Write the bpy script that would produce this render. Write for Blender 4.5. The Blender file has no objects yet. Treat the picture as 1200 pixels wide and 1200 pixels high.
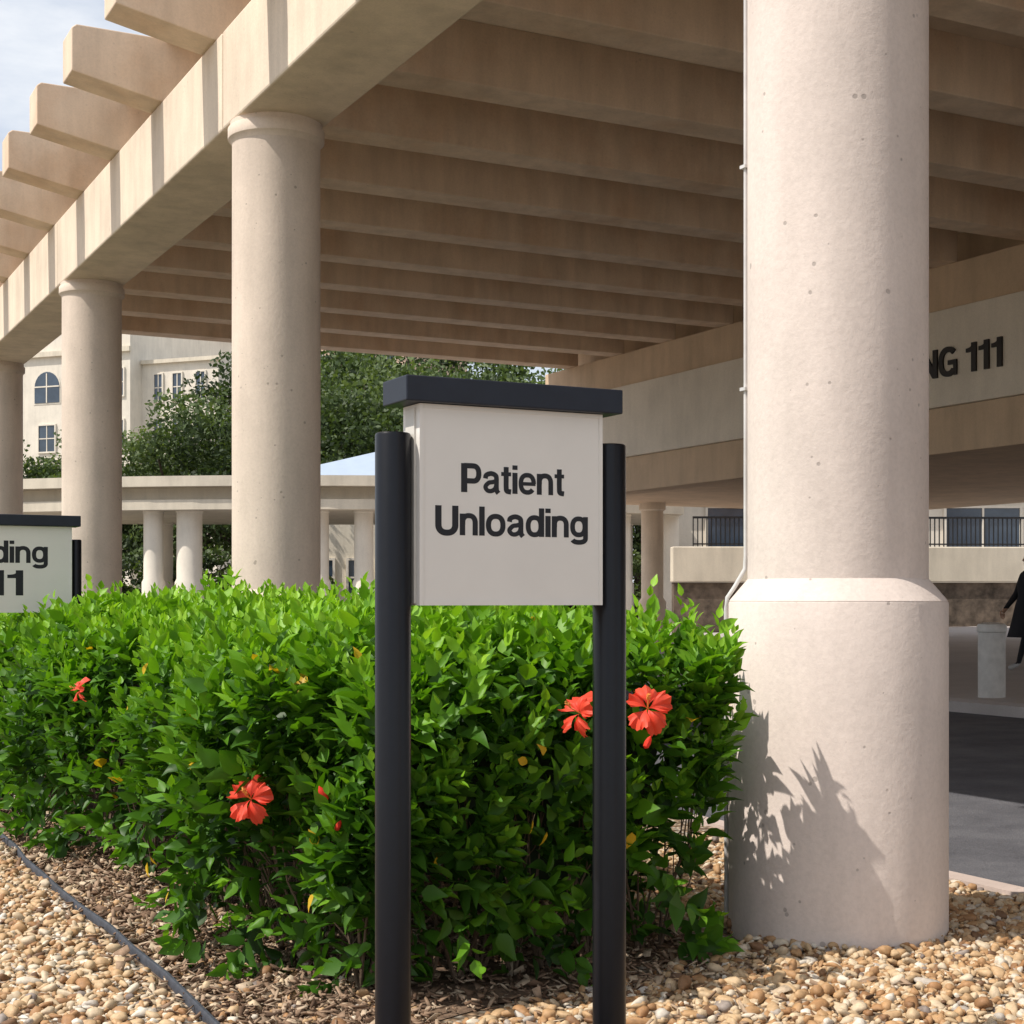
import bpy, math, random, bmesh
import numpy as np
from mathutils import Vector, Matrix, Euler
random.seed(7); rng=np.random.default_rng(7)
scene=bpy.context.scene; COL=scene.collection
F=1790.0; HOR=703.0; CH=1.5
ANG=math.atan2(0.457,0.889); ux,uy=math.cos(ANG),math.sin(ANG)
CX,CY=1.46,6.86
def W(D,t,z=0): return Vector((CX+D*ux-t*uy, CY+D*uy+t*ux, z))
def DT(X,Y): return ((X-CX)*ux+(Y-CY)*uy, -(X-CX)*uy+(Y-CY)*ux)

# ------------------------------------------------------------ materials
def mat(name):
    m=bpy.data.materials.new(name); m.use_nodes=True
    nt=m.node_tree; b=nt.nodes['Principled BSDF']; return m,nt,b
def N(nt,typ,**k):
    n=nt.nodes.new(typ)
    for a,v in k.items():
        if a in n.inputs: n.inputs[a].default_value=v
        else: setattr(n,a,v)
    return n
def ramp(nt,fac,stops):
    r=nt.nodes.new('ShaderNodeValToRGB'); cr=r.color_ramp
    while len(cr.elements)<len(stops): cr.elements.new(0.5)
    for e,(p,c) in zip(cr.elements,stops):
        e.position=p; e.color=(c[0],c[1],c[2],1) if not isinstance(c,float) else (c,c,c,1)
    nt.links.new(fac,r.inputs[0]); return r.outputs[0]
def mul(nt,a,b,fac=1.0,mode='MULTIPLY'):
    m=nt.nodes.new('ShaderNodeMix'); m.data_type='RGBA'; m.blend_type=mode
    m.inputs[0].default_value=fac
    for s,i in ((a,6),(b,7)):
        if hasattr(s,'links') : nt.links.new(s,m.inputs[i])
        else: m.inputs[i].default_value=(s[0],s[1],s[2],1)
    return m.outputs[2]
def bump(nt,b,h,strength,dist):
    n=nt.nodes.new('ShaderNodeBump'); n.inputs['Strength'].default_value=strength; n.inputs['Distance'].default_value=dist
    nt.links.new(h,n.inputs['Height']); nt.links.new(n.outputs[0],b.inputs['Normal'])
def coords(nt,scale=(1,1,1),kind='Object'):
    tc=nt.nodes.new('ShaderNodeTexCoord'); mp=nt.nodes.new('ShaderNodeMapping')
    oi=nt.nodes.new('ShaderNodeObjectInfo'); mm=nt.nodes.new('ShaderNodeVectorMath'); mm.operation='SCALE'
    mm.inputs[0].default_value=(37,19,0); nt.links.new(oi.outputs['Random'],mm.inputs['Scale'])
    mp.inputs['Scale'].default_value=scale
    ad=nt.nodes.new('ShaderNodeVectorMath'); ad.operation='ADD'
    nt.links.new(tc.outputs[kind],mp.inputs[0]); nt.links.new(mp.outputs[0],ad.inputs[0]); nt.links.new(mm.outputs[0],ad.inputs[1])
    return ad.outputs[0]
def noise(nt,co,scale,detail=4,rough=.6):
    n=N(nt,'ShaderNodeTexNoise',Scale=scale,Detail=detail,Roughness=rough); nt.links.new(co,n.inputs['Vector']); return n.outputs[0]
def concrete(name,col,pits=1.0,streak=0.25,rough=.85,blotch=.10,warm=None):
    m,nt,b=mat(name)
    co=coords(nt)
    lo_c=tuple(c*(1-blotch) for c in col); hi_c=tuple(min(.9,c*(1+blotch*.7)) for c in col)
    if warm: lo_c=warm
    big=ramp(nt,noise(nt,co,1.1,5,.6),[(.3,lo_c),(.52,col),(.75,hi_c)])
    st=coords(nt,(3,3,.5)); s=ramp(nt,noise(nt,st,1.2,5,.6),[(.3,1-streak),(.6,1.0)])
    c=mul(nt,big,s)
    fine=ramp(nt,noise(nt,co,45,3,.7),[(.3,.93),(.6,1.02)]); c=mul(nt,c,fine)
    v=N(nt,'ShaderNodeTexVoronoi',Scale=15.0); nt.links.new(co,v.inputs['Vector'])
    nz=noise(nt,co,6,2)
    ad=nt.nodes.new('ShaderNodeMath'); ad.operation='ADD'; nt.links.new(v.outputs['Distance'],ad.inputs[0])
    mm=nt.nodes.new('ShaderNodeMath'); mm.operation='MULTIPLY_ADD'; nt.links.new(nz,mm.inputs[0]); mm.inputs[1].default_value=-.9; mm.inputs[2].default_value=.51
    nt.links.new(mm.outputs[0],ad.inputs[1])
    p=ramp(nt,ad.outputs[0],[(.05,1-.35*pits),(.11,1.0)])
    c=mul(nt,c,p)
    nt.links.new(c,b.inputs['Base Color']); b.inputs['Roughness'].default_value=rough
    b.inputs['Specular IOR Level'].default_value=.25
    h=mul(nt,p,ramp(nt,noise(nt,co,22,5,.7),[(.2,.6),(.8,1.0)]))
    bump(nt,b,h,.28,.015)
    return m
def plain(name,col,rough=.6,metal=0,var=.12,scale=8,bmp=0.0,spec=.4):
    m,nt,b=mat(name); co=coords(nt)
    c=ramp(nt,noise(nt,co,scale,4),[(.3,tuple(x*(1-var) for x in col)),(.7,tuple(min(1,x*(1+var)) for x in col))])
    nt.links.new(c,b.inputs['Base Color']); b.inputs['Roughness'].default_value=rough; b.inputs['Metallic'].default_value=metal
    b.inputs['Specular IOR Level'].default_value=spec
    if bmp: bump(nt,b,noise(nt,co,scale*6,3),bmp,.01)
    return m
def toned(name,stops,rough=.6,transl=0.0,nscale=0,bmp=0.2,spec=.4,tint=(1.3,1.35,.45)):
    m,nt,b=mat(name); a=nt.nodes.new('ShaderNodeAttribute'); a.attribute_name='tone'
    c=ramp(nt,a.outputs['Fac'],stops)
    if nscale:
        co=coords(nt); c=mul(nt,c,ramp(nt,noise(nt,co,nscale,4),[(.3,.72),(.7,1.1)]))
        if bmp: bump(nt,b,noise(nt,co,nscale,4),bmp,.004)
    nt.links.new(c,b.inputs['Base Color']); b.inputs['Roughness'].default_value=rough; b.inputs['Specular IOR Level'].default_value=spec
    if transl:
        t=nt.nodes.new('ShaderNodeBsdfTranslucent'); nt.links.new(mul(nt,c,tint),t.inputs['Color'])
        mx=nt.nodes.new('ShaderNodeMixShader'); mx.inputs[0].default_value=transl
        nt.links.new(b.outputs[0],mx.inputs[1]); nt.links.new(t.outputs[0],mx.inputs[2])
        nt.links.new(mx.outputs[0],nt.nodes['Material Output'].inputs[0])
    return m

M_col=concrete('column_concrete',(.74,.645,.585),1.0,.12,blotch=.11)
M_coltan=concrete('column_concrete_tan',(.72,.61,.51),1.0,.14,blotch=.12)
M_beam=concrete('beam_concrete',(.77,.65,.515),.4,.18,blotch=.13)
M_joist=concrete('joist_concrete',(.77,.61,.465),.3,.18,blotch=.14,warm=(.69,.50,.35))
M_panel=concrete('fascia_panel_stucco',(.80,.73,.62),.1,.08)
M_brown=concrete('fascia_brown',(.66,.50,.35),.3,.14)
M_ceil=concrete('ceiling_concrete',(.74,.60,.46),.2,.12)
M_cream=concrete('cream_stucco',(.70,.63,.51),.1,.14)
M_white=concrete('white_stucco',(.76,.70,.60),.1,.10)
M_walkfascia=concrete('walkway_fascia',(.60,.53,.42),.1,.14)
M_kerb=concrete('kerb_concrete',(.56,.46,.41),.6,.1)
M_walk=concrete('walk_concrete',(.46,.42,.40),.4,.05)
M_post=plain('post_black_paint',(.0035,.0042,.0075),.33,0,.15,30,.02,.32)
M_cap=plain('cap_slate_paint',(.018,.023,.036),.45,0,.1,20,.03,.3)
M_sign=plain('sign_offwhite_paint',(.79,.765,.72),.5,0,.02,6,.03,.3)
M_signside=plain('sign_frame_paint',(.66,.63,.57),.5,0,.04,9,.03,.3)
M_ink=plain('letter_black',(.010,.011,.016),.5)
M_letter=plain('fascia_letter_metal',(.022,.018,.016),.5,.2)
M_black=plain('railing_black',(.015,.015,.017),.5)
M_pipe=plain('pipe_grey',(.60,.59,.58),.45,.0)
M_tile=plain('roof_tile',(.42,.23,.15),.8,0,.3,3)
M_metalroof=plain('metal_roof',(.42,.50,.60),.4,.2,.05,2)
M_glass=plain('window_glass',(.04,.06,.09),.12,0,.3,1,0,.8)
M_bark=plain('bark',(.10,.075,.055),.9,0,.3,9,.5)
M_stem=plain('stem_bark',(.13,.09,.06),.85,0,.3,20,.3)
M_core=plain('hedge_core_shade',(.010,.022,.007),.95,0,.4,9)  # near-black green standing in for the shade inside the hedge
M_stone=plain('rough_stone',(.13,.10,.075),.9,0,.6,3.2,.6)
M_edge=plain('edging_plastic',(.05,.056,.07),.55,0,.3,20,.2)
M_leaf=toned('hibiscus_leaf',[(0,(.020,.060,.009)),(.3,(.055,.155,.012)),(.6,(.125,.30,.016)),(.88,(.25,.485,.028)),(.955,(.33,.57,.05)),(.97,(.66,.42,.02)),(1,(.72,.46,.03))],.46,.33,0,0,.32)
M_tree=toned('oak_leaf',[(0,(.026,.044,.016)),(.5,(.07,.11,.036)),(1,(.15,.20,.075))],.6,.3)
M_peb=toned('pebble_stone',[(0,(.12,.07,.045)),(.12,(.36,.19,.085)),(.3,(.50,.31,.155)),(.52,(.58,.42,.25)),(.74,(.62,.50,.35)),(.89,(.74,.68,.58)),(.95,(.30,.25,.22)),(1,(.20,.16,.14))],.62,0,45,.3,.35)
M_mulch=toned('bark_mulch',[(0,(.07,.042,.028)),(.3,(.20,.125,.08)),(.65,(.36,.25,.17)),(1,(.58,.46,.33))],.9,0,60,.4,.2)
M_petal=toned('petal_red',[(0,(.88,.07,.04)),(1,(.93,.12,.065))],.5,.35,0,0,.3,(1.05,1.2,1.0))
M_stamen=plain('stamen',(.85,.35,.08),.6)
M_cloth=plain('dark_cloth',(.012,.012,.016),.9)
M_skin=plain('skin',(.42,.24,.16),.55)
M_hair=plain('hair_dark',(.02,.014,.01),.6)
M_shoe=plain('shoe_light',(.45,.45,.45),.6)
M_bin=plain('bin_white',(.62,.60,.57),.5)
M_terra=concrete('terracotta_stucco',(.64,.47,.36),.1,.1)

# ------------------------------------------------------------ mesh helpers
def link(o,parent=None,loc=None,rot=None):
    COL.objects.link(o)
    if parent: o.parent=parent
    if loc is not None: o.location=loc
    if rot is not None: o.rotation_euler=rot
    return o
class G:
    def __init__(s): s.v=[];s.f=[];s.m=[]
    def box(s,x0,x1,y0,y1,z0,z1,m=0):
        n=len(s.v); s.v+=[(x,y,z) for z in (z0,z1) for x,y in ((x0,y0),(x1,y0),(x1,y1),(x0,y1))]
        for q in ((3,2,1,0),(4,5,6,7),(0,1,5,4),(1,2,6,5),(2,3,7,6),(3,0,4,7)): s.f.append([n+i for i in q]); s.m.append(m)
    def prism(s,prof,y0,y1,m=0):
        n=len(s.v);k=len(prof)
        s.v+=[(x,y0,z) for x,z in prof]+[(x,y1,z) for x,z in prof]
        s.f.append([n+i for i in range(k)]); s.f.append([n+k+i for i in reversed(range(k))]); s.m+=[m,m]
        for i in range(k):
            j=(i+1)%k; s.f.append([n+j,n+i,n+k+i,n+k+j]); s.m.append(m)
    def slab(s,poly,z0,z1,m=0):
        n=len(s.v);k=len(poly)
        s.v+=[(x,y,z0) for x,y in poly]+[(x,y,z1) for x,y in poly]
        s.f.append([n+i for i in reversed(range(k))]); s.f.append([n+k+i for i in range(k)]); s.m+=[m,m]
        for i in range(k):
            j=(i+1)%k; s.f.append([n+i,n+j,n+k+j,n+k+i]); s.m.append(m)
    def lathe(s,prof,cx=0,cy=0,n=48,m=0,z0=0):
        b=len(s.v);k=len(prof)
        for r,z in prof:
            for i in range(n):
                a=2*math.pi*i/n; s.v.append((cx+r*math.cos(a),cy+r*math.sin(a),z+z0))
        for j in range(k-1):
            for i in range(n):
                i2=(i+1)%n; s.f.append([b+j*n+i,b+j*n+i2,b+(j+1)*n+i2,b+(j+1)*n+i]); s.m.append(m)
        s.f.append([b+i for i in reversed(range(n))]); s.m.append(m)
        s.f.append([b+(k-1)*n+i for i in range(n)]); s.m.append(m)
    def tube(s,pts,rad,n=8,m=0):
        b=len(s.v); pts=[Vector(p) for p in pts]
        for i,p in enumerate(pts):
            d=(pts[min(i+1,len(pts)-1)]-pts[max(i-1,0)]).normalized()
            a=d.cross(Vector((0,0,1)))
            if a.length<.05: a=d.cross(Vector((0,1,0)))
            a.normalize(); c=d.cross(a); r=rad[i] if isinstance(rad,(list,tuple)) else rad
            for k in range(n):
                t=2*math.pi*k/n; s.v.append(tuple(p+a*math.cos(t)*r+c*math.sin(t)*r))
        for i in range(len(pts)-1):
            for k in range(n):
                k2=(k+1)%n; s.f.append([b+i*n+k,b+i*n+k2,b+(i+1)*n+k2,b+(i+1)*n+k]); s.m.append(m)
        s.f.append([b+k for k in reversed(range(n))]); s.f.append([b+(len(pts)-1)*n+k for k in range(n)]); s.m+=[m,m]
    def obj(s,name,mats,parent=None,loc=None,rot=None,smooth=False,bevel=0):
        me=bpy.data.meshes.new(name); me.from_pydata(s.v,[],s.f)
        for mm in (mats if isinstance(mats,(list,tuple)) else [mats]): me.materials.append(mm)
        me.polygons.foreach_set('material_index',s.m)
        bm=bmesh.new(); bm.from_mesh(me); bmesh.ops.recalc_face_normals(bm,faces=bm.faces); bm.to_mesh(me); bm.free()
        if smooth:
            me.polygons.foreach_set('use_smooth',[True]*len(me.polygons))
            try: me.set_sharp_from_angle(angle=math.radians(40))
            except Exception: pass
        o=bpy.data.objects.new(name,me); link(o,parent,loc,rot)
        if bevel:
            b=o.modifiers.new('bevel','BEVEL'); b.width=bevel; b.segments=2; b.limit_method='ANGLE'
        return o
def np_mesh(name,verts,faces,mats,tone=None,parent=None,smooth=False,loc=None,rot=None):
    me=bpy.data.meshes.new(name); k=faces.shape[1]
    me.vertices.add(len(verts)); me.vertices.foreach_set('co',verts.astype(np.float32).ravel())
    me.loops.add(faces.size); me.loops.foreach_set('vertex_index',faces.astype(np.int32).ravel())
    me.polygons.add(len(faces)); me.polygons.foreach_set('loop_start',np.arange(0,faces.size,k,dtype=np.int32))
    me.update(calc_edges=True); me.validate()
    if smooth: me.polygons.foreach_set('use_smooth',[True]*len(me.polygons))
    if tone is not None: me.attributes.new('tone','FLOAT','POINT').data.foreach_set('value',tone.astype(np.float32))
    me.materials.append(mats)
    o=bpy.data.objects.new(name,me); return link(o,parent,loc,rot)
def root(name,label,cat,loc,rz=0,group=None):
    e=bpy.data.objects.new(name,None); e.empty_display_size=.2; link(e,None,loc,(0,0,rz)); e['label']=label; e['category']=cat
    if group: e['group']=group
    return e
def tag(o,label,cat,group=None):
    o['label']=label; o['category']=cat
    if group: o['group']=group
    return o
def arc(cx,cy,rx,ry,a0,a1,n=24):
    out=[]
    for i in range(n+1):
        a=math.radians(a0+(a1-a0)*i/n); c,s_=math.cos(a),math.sin(a); e=.86
        out.append((cx+rx*math.copysign(abs(c)**e,c),cy+ry*math.copysign(abs(s_)**e,s_)))
    return out
def smoothp(P,n=7):
    out=[]
    for i in range(len(P)-1):
        p0=P[max(i-1,0)];p1=P[i];p2=P[i+1];p3=P[min(i+2,len(P)-1)]
        for k in range(n):
            t=k/n; out.append(tuple(.5*((2*p1[j])+(-p0[j]+p2[j])*t+(2*p0[j]-5*p1[j]+4*p2[j]-p3[j])*t*t+(-p0[j]+3*p1[j]-3*p2[j]+p3[j])*t**3) for j in (0,1)))
    out.append(P[-1]); return out
GL={
'P':(.72,[([(.1,0),(.1,1)],.20),([(.1,.918),(.40,.918)]+arc(.42,.655,.205,.262,88,-88)+[(.40,.394),(.1,.394)],.168)]),
'B':(.76,[([(.1,0),(.1,1)],.20),([(.1,.922),(.38,.922)]+arc(.40,.73,.19,.192,88,-88)+[(.38,.535),(.1,.535)],.155),([(.1,.535),(.40,.535)]+arc(.43,.31,.225,.232,88,-88)+[(.40,.078),(.1,.078)],.155)]),
'U':(.76,[([(.097,1),(.097,.38)]+arc(.38,.36,.283,.285,180,360)+[(.663,.38),(.663,1)],.19)]),
'I':(.20,[([(.1,0),(.1,1)],.20)]),
'L':(.60,[([(.1,0),(.1,1)],.20),([(.1,.08),(.6,.08)],.16)]),
'D':(.76,[([(.1,0),(.1,1)],.20),([(.1,.92),(.32,.92)]+arc(.34,.5,.325,.42,88,-88)+[(.32,.08),(.1,.08)],.165)]),
'N':(.76,[([(.09,0),(.09,1)],.18),([(.67,0),(.67,1)],.18),([(.11,.93),(.65,.07)],.20)]),
'G':(.82,[(arc(.415,.5,.325,.43,42,318),.175),([(.42,.46),(.80,.46)],.145),([(.735,.50),(.735,0)],.13)]),
'1':(.46,[([(.35,0),(.35,1)],.185),([(.34,.755),(.02,.755)],.125),(smoothp([(.34,.97),(.29,.85),(.20,.79),(.05,.765)]),.10)]),
'a':(.60,[(smoothp([(.085,.50),(.12,.62),(.29,.68),(.45,.62),(.485,.50),(.485,.2),(.50,.08),(.56,.0)]),.155),(smoothp([(.47,.425),(.36,.385),(.20,.35),(.085,.21),(.16,.085),(.30,.07),(.43,.15),(.48,.28)]),.14)]),
't':(.36,[(smoothp([(.18,.93),(.18,.6),(.18,.22),(.21,.09),(.36,.062)]),.165),([(0,.68),(.36,.68)],.125)]),
'i':(.165,[([(.083,0),(.083,.74)],.17),([(.083,.845),(.083,1)],.17)]),
'l':(.165,[([(.083,0),(.083,1)],.17)]),
'e':(.62,[(arc(.315,.37,.24,.305,0,322,30),.15),([(.08,.365),(.62,.365)],.115)]),
'n':(.60,[([(.083,0),(.083,.74)],.166),([(.09,.36)]+arc(.30,.42,.215,.255,165,0)+[(.515,.36),(.515,0)],.16)]),
'u':(.60,[([(.515,0),(.515,.74)],.166),([(.083,.74),(.083,.38)]+arc(.298,.32,.215,.255,180,345)+[(.51,.38)],.16)]),
'o':(.66,[(arc(.33,.37,.25,.305,0,360,36),.16)]),
'd':(.64,[(arc(.305,.37,.225,.30,0,360,36),.155),([(.555,0),(.555,1)],.168)]),
'g':(.64,[(arc(.305,.385,.225,.285,0,360,36),.155),([(.555,.74),(.555,.02)]+arc(.31,-.02,.245,.145,0,-158),.155)]),
}
def text_mesh(name,body,width,height,mat_,parent,loc,rot,depth=.004,align='CENTER',track=.062,bold=1.1):
    x=0; strokes=[]
    for ch in body:
        if ch==' ': x+=.30; continue
        wd,st=GL[ch]
        for P,w in st: strokes.append(([(px+x,py) for px,py in P],w*bold))
        x+=wd+track
    x-=track; g=G(); sx=width/x
    off=-width/2 if align=='CENTER' else (-width if align=='RIGHT' else 0)
    for si,(P,w) in enumerate(strokes):
        n=len(P); L=[];Rr=[]
        for i in range(n):
            a=P[max(i-1,0)];b=P[min(i+1,n-1)]
            if i==0 and n>8 and math.dist(P[0],P[-1])<.01: a=P[-2]
            if i==n-1 and n>8 and math.dist(P[0],P[-1])<.01: b=P[1]
            dx,dy=b[0]-a[0],b[1]-a[1]; l=math.hypot(dx,dy) or 1; nx,ny=-dy/l,dx/l
            L.append((P[i][0]+nx*w/2,P[i][1]+ny*w/2)); Rr.append((P[i][0]-nx*w/2,P[i][1]-ny*w/2))
        b0=len(g.v); dz=depth*(1+.03*(si%5))
        for (a,b) in zip(L,Rr):
            for q in (a,b):
                g.v.append((q[0]*sx+off,q[1]*height,dz)); g.v.append((q[0]*sx+off,q[1]*height,0))
        for i in range(n-1):
            k=b0+i*4; g.f+=[[k,k+4,k+6,k+2],[k,k+1,k+5,k+4],[k+2,k+6,k+7,k+3],[k+1,k+3,k+7,k+5]]; g.m+=[0]*4
        g.f+=[[b0,b0+2,b0+3,b0+1],[b0+n*4-4,b0+n*4-3,b0+n*4-1,b0+n*4-2]]; g.m+=[0,0]
    return g.obj(name,mat_,parent,loc,rot)

# ------------------------------------------------------------ ground
def sheet(name,pts,mat_,z=None):
    me=bpy.data.meshes.new(name); me.from_pydata([tuple(p) for p in pts],[],[list(range(len(pts)))]); me.materials.append(mat_)
    o=bpy.data.objects.new(name,me); link(o); o['kind']='structure'
    if me.polygons[0].normal.z<0: me.flip_normals()
    return o
def gmat(name,stops,scale,rough=.9,bs=.4,vor=False,scale2=70):
    m,nt,b=mat(name); co=coords(nt,kind='Object')
    if vor:
        v=N(nt,'ShaderNodeTexVoronoi',Scale=scale); nt.links.new(co,v.inputs['Vector'])
        sp=nt.nodes.new('ShaderNodeSeparateColor'); nt.links.new(v.outputs['Color'],sp.inputs[0])
        c=ramp(nt,sp.outputs[0],stops); c=mul(nt,c,ramp(nt,v.outputs['Distance'],[(.2,1.0),(.7,.25)])); h=ramp(nt,v.outputs['Distance'],[(0,1.0),(.8,0.0)]); dist=.02
    else:
        c=ramp(nt,noise(nt,co,scale,6,.7),stops); c=mul(nt,c,ramp(nt,noise(nt,co,scale2,3,.7),[(.3,.75),(.7,1.15)])); h=noise(nt,co,scale2,3,.7); dist=.01
    nt.links.new(c,b.inputs['Base Color']); b.inputs['Roughness'].default_value=rough; b.inputs['Specular IOR Level'].default_value=.25
    bump(nt,b,h,bs,dist); return m
M_ground=gmat('ground_mix',[(.35,(.28,.25,.21)),(.65,(.36,.32,.27))],.6)
M_gravel=gmat('gravel_bed',[(0,(.28,.17,.10)),(.4,(.42,.29,.18)),(.7,(.50,.40,.29)),(1,(.60,.54,.46))],32,vor=True,bs=.8)
M_mulchg=gmat('mulch_bed',[(.35,(.09,.058,.04)),(.65,(.25,.17,.115))],14,bs=.9,scale2=60)
M_asph=gmat('asphalt',[(.3,(.085,.085,.096)),(.5,(.12,.12,.133)),(.7,(.165,.165,.178))],1.3,bs=1.0,scale2=70)
sheet('ground',[(-600,-60,0),(600,-60,0),(600,900,0),(-600,900,0)],M_ground)
sheet('gravel_bed',[W(-12,-9,.004),W(1.35,-9,.004),W(1.35,30,.004),W(-12,30,.004)],M_gravel)
sheet('mulch_bed',[W(-2.92,-9,.008),W(-2.3,-9,.008),W(-2.2,-.5,.008),W(-.6,.1,.008),W(-.55,28,.008),W(-2.92,28,.008)],M_mulchg)
sheet('road',[W(1.5,-9,.012),W(8.9,-9,.012+.12),W(8.9,40,.012+.12),W(1.5,40,.012)],M_asph)
g=G(); g.prism([(1.34,-.1),(1.5,-.1),(1.5,.022),(1.34,.026)],-9,40); o=g.obj('kerb',M_kerb,None,W(0,0),(0,0,ANG)); o['kind']='structure'
g=G(); g.prism([(8.9,-.1),(34,-.1),(34,.75),(27,.75),(9.0,.29),(8.9,.26)],-9,60); o=g.obj('pavement',M_walk,None,W(0,0),(0,0,ANG)); o['kind']='structure'

g=G(); d=.010
P=[]
for i in range(60):
    t=-3+i*.5; P.append((-2.92+.016*math.sin(t*1.7)+.008*math.sin(t*5),t))
for (D,t) in P: g.v+= [(D-d,t,0.0),(D-d,t,.036),(D-d*.5,t,.044),(D+d*.5,t,.044),(D+d,t,.036),(D+d,t,0.0)]
for i in range(len(P)-1):
    for k in range(5): g.f.append([i*6+k,i*6+k+1,(i+1)*6+k+1,(i+1)*6+k]); g.m.append(0)
o=g.obj('garden_edging',M_edge,None,W(0,0),(0,0,ANG),smooth=True); tag(o,'dark plastic edging strip between pebbles and mulch','garden edging')

def ico(sub):
    bm=bmesh.new(); bmesh.ops.create_icosphere(bm,subdivisions=sub,radius=1); v=np.array([x.co[:] for x in bm.verts]); f=np.array([[a.index for a in x.verts] for x in bm.faces]); bm.free(); return v,f
def rotm(n,tilt=1.0):
    a=rng.uniform(0,2*np.pi,n); b=rng.normal(0,.35*tilt,n); c=rng.normal(0,.35*tilt,n)
    ca,sa,cb,sb,cc,sc=np.cos(a),np.sin(a),np.cos(b),np.sin(b),np.cos(c),np.sin(c); z=np.zeros(n);o=np.ones(n)
    Rz=np.stack([ca,-sa,z,sa,ca,z,z,z,o],1).reshape(n,3,3); Rx=np.stack([o,z,z,z,cb,-sb,z,sb,cb],1).reshape(n,3,3); Ry=np.stack([cc,z,sc,z,o,z,-sc,z,cc],1).reshape(n,3,3)
    return Rz@Rx@Ry
def toworld(D,t): return CX+D*ux-t*uy, CY+D*uy+t*ux
def inview(X,Y,zz=0,mx=180):
    px=600+F*X/np.maximum(Y,.1); py=HOR+F*(CH-zz)/np.maximum(Y,.1)
    return (Y>3)&(px>-mx)&(px<1200+mx)&(py<1200+mx*1.4)
def scatter(D0,D1,t0,t1,dens):
    n=int((D1-D0)*(t1-t0)*dens); D=rng.uniform(D0,D1,n); t=rng.uniform(t0,t1,n); return D,t
def pebbles(D,t,rmin,rmax,sub,name):
    X,Y=toworld(D,t); k=inview(X,Y); D,t,X,Y=D[k],t[k],X[k],Y[k]; n=len(X)
    v,f=ico(sub)
    r=rmin+(rmax-rmin)*rng.beta(1.1,3.6,n); s=np.stack([r*rng.uniform(.9,1.7,n),r*rng.uniform(.7,1.05,n),r*rng.uniform(.45,.85,n)],1)
    ph=rng.uniform(0,6.28,(n,1)); lum=1+.15*np.sin(v[None,:,0]*3+ph)+.13*np.cos(v[None,:,1]*4+2*ph)+.08*np.sin(v[None,:,2]*6+3*ph)
    V=(v[None]*lum[...,None])*s[:,None,:]
    V=np.einsum('nij,nkj->nki',rotm(n,1.2),V)
    dc=np.sqrt(D**2+t**2); lift=.05*np.exp(-np.clip(dc-.48,0,9)/.22)*rng.uniform(0,1,n)
    V+=np.stack([X,Y,s[:,2]*rng.uniform(.2,1.2,n)+lift],1)[:,None,:]
    Fc=(f[None]+(np.arange(n)*len(v))[:,None,None]).reshape(-1,3)
    tone=np.repeat(np.clip(rng.beta(1.3,1.5,n),0.02,1),len(v)); o=np_mesh(name,V.reshape(-1,3),Fc,M_peb,tone,None,True); o['kind']='stuff'; return o
Da,ta=scatter(-6.5,-2.945,-3.5,9,1600)
Db,tb=scatter(-2.3,1.32,-3.2,2.6,1650)
Dx,tx=scatter(-.85,.85,-.85,.6,1800)
Db=np.concatenate([Db,Dx]); tb=np.concatenate([tb,tx])
kk=(Db**2+tb**2>.47**2)&~((Db<-.45)&(tb>-.05+.3*(Db+.5)))
Db,tb=Db[kk],tb[kk]
Ds,ts=scatter(-2.9,-2.2,-3,7,560)
pebbles(np.concatenate([Da,Db,Ds]),np.concatenate([ta,tb,ts]),.006,.036,2,'gravel')
def chips(D,t,name):
    X,Y=toworld(D,t); k=inview(X,Y); X,Y=X[k],Y[k]; n=len(X)
    v=np.array([(x,y,z) for z in(-1,1) for x,y in((-1,-.7),(1,-1),(.8,1),(-1.1,.6))],float); f=np.array([(3,2,1,0),(4,5,6,7),(0,1,5,4),(1,2,6,5),(2,3,7,6),(3,0,4,7)])
    L=.007+.036*rng.beta(1.2,2.3,n); big=rng.uniform(0,1,n)<.14; s=np.stack([L,L*np.where(big,.7,rng.uniform(.12,.5,n)),np.where(big,.0008,rng.uniform(.0015,.004,n))],1)
    V=np.einsum('nij,nkj->nki',rotm(n,1.3),v[None]*s[:,None,:])+np.stack([X,Y,rng.uniform(.004,.036,n)],1)[:,None,:]
    Fc=(f[None]+(np.arange(n)*8)[:,None,None]).reshape(-1,4)
    o=np_mesh(name,V.reshape(-1,3),Fc,M_mulch,np.repeat(np.clip(rng.beta(1.2,1.3,n)+.25*big,0,1),8)); o['kind']='stuff'
Dm,tm=scatter(-2.9,-2.2,-3,9,1700); D2,t2=scatter(-2.3,-.6,-.45,2,900); D4,t4=scatter(-3.05,-2.9,-3,6,250); D5,t5=scatter(-2.25,-.4,-1.1,-.4,110)
chips(np.concatenate([Dm,D2,D4,D5]),np.concatenate([tm,t2,t4,t5]),'mulch')

# ------------------------------------------------------------ canopy
can=root('driveway_canopy','tan concrete driveway canopy with round columns and deep roof beams','canopy',W(0,0),ANG)
def column(t,M):
    e=bpy.data.objects.new('column',None); link(e,can,(0,t,0))
    g=G(); g.lathe([(.483,-.2),(.483,1.485),(.478,1.495)],n=72); g.obj('column_base',M,e,smooth=True)
    g=G(); g.lathe([(.480,1.495),(.474,1.503),(.405,1.585),(.399,1.592)],n=72); g.obj('column_collar',M,e,smooth=True)
    g=G(); g.lathe([(.398,1.592),(.398,4.0),(.396,5.60)],n=72); g.obj('column_shaft',M,e,smooth=True)
    g=G(); g.lathe([(.397,5.60),(.41,5.635),(.432,5.65),(.434,5.66),(.434,5.745),(.430,5.75),(.412,5.752),(.412,5.80)],n=72); g.obj('column_capital',M,e,smooth=True)
    return e
c0=column(0,M_col)
for k in (1,2,3,-1): column(7.87*k,M_coltan)
dx,dy=-.774,.632
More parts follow.
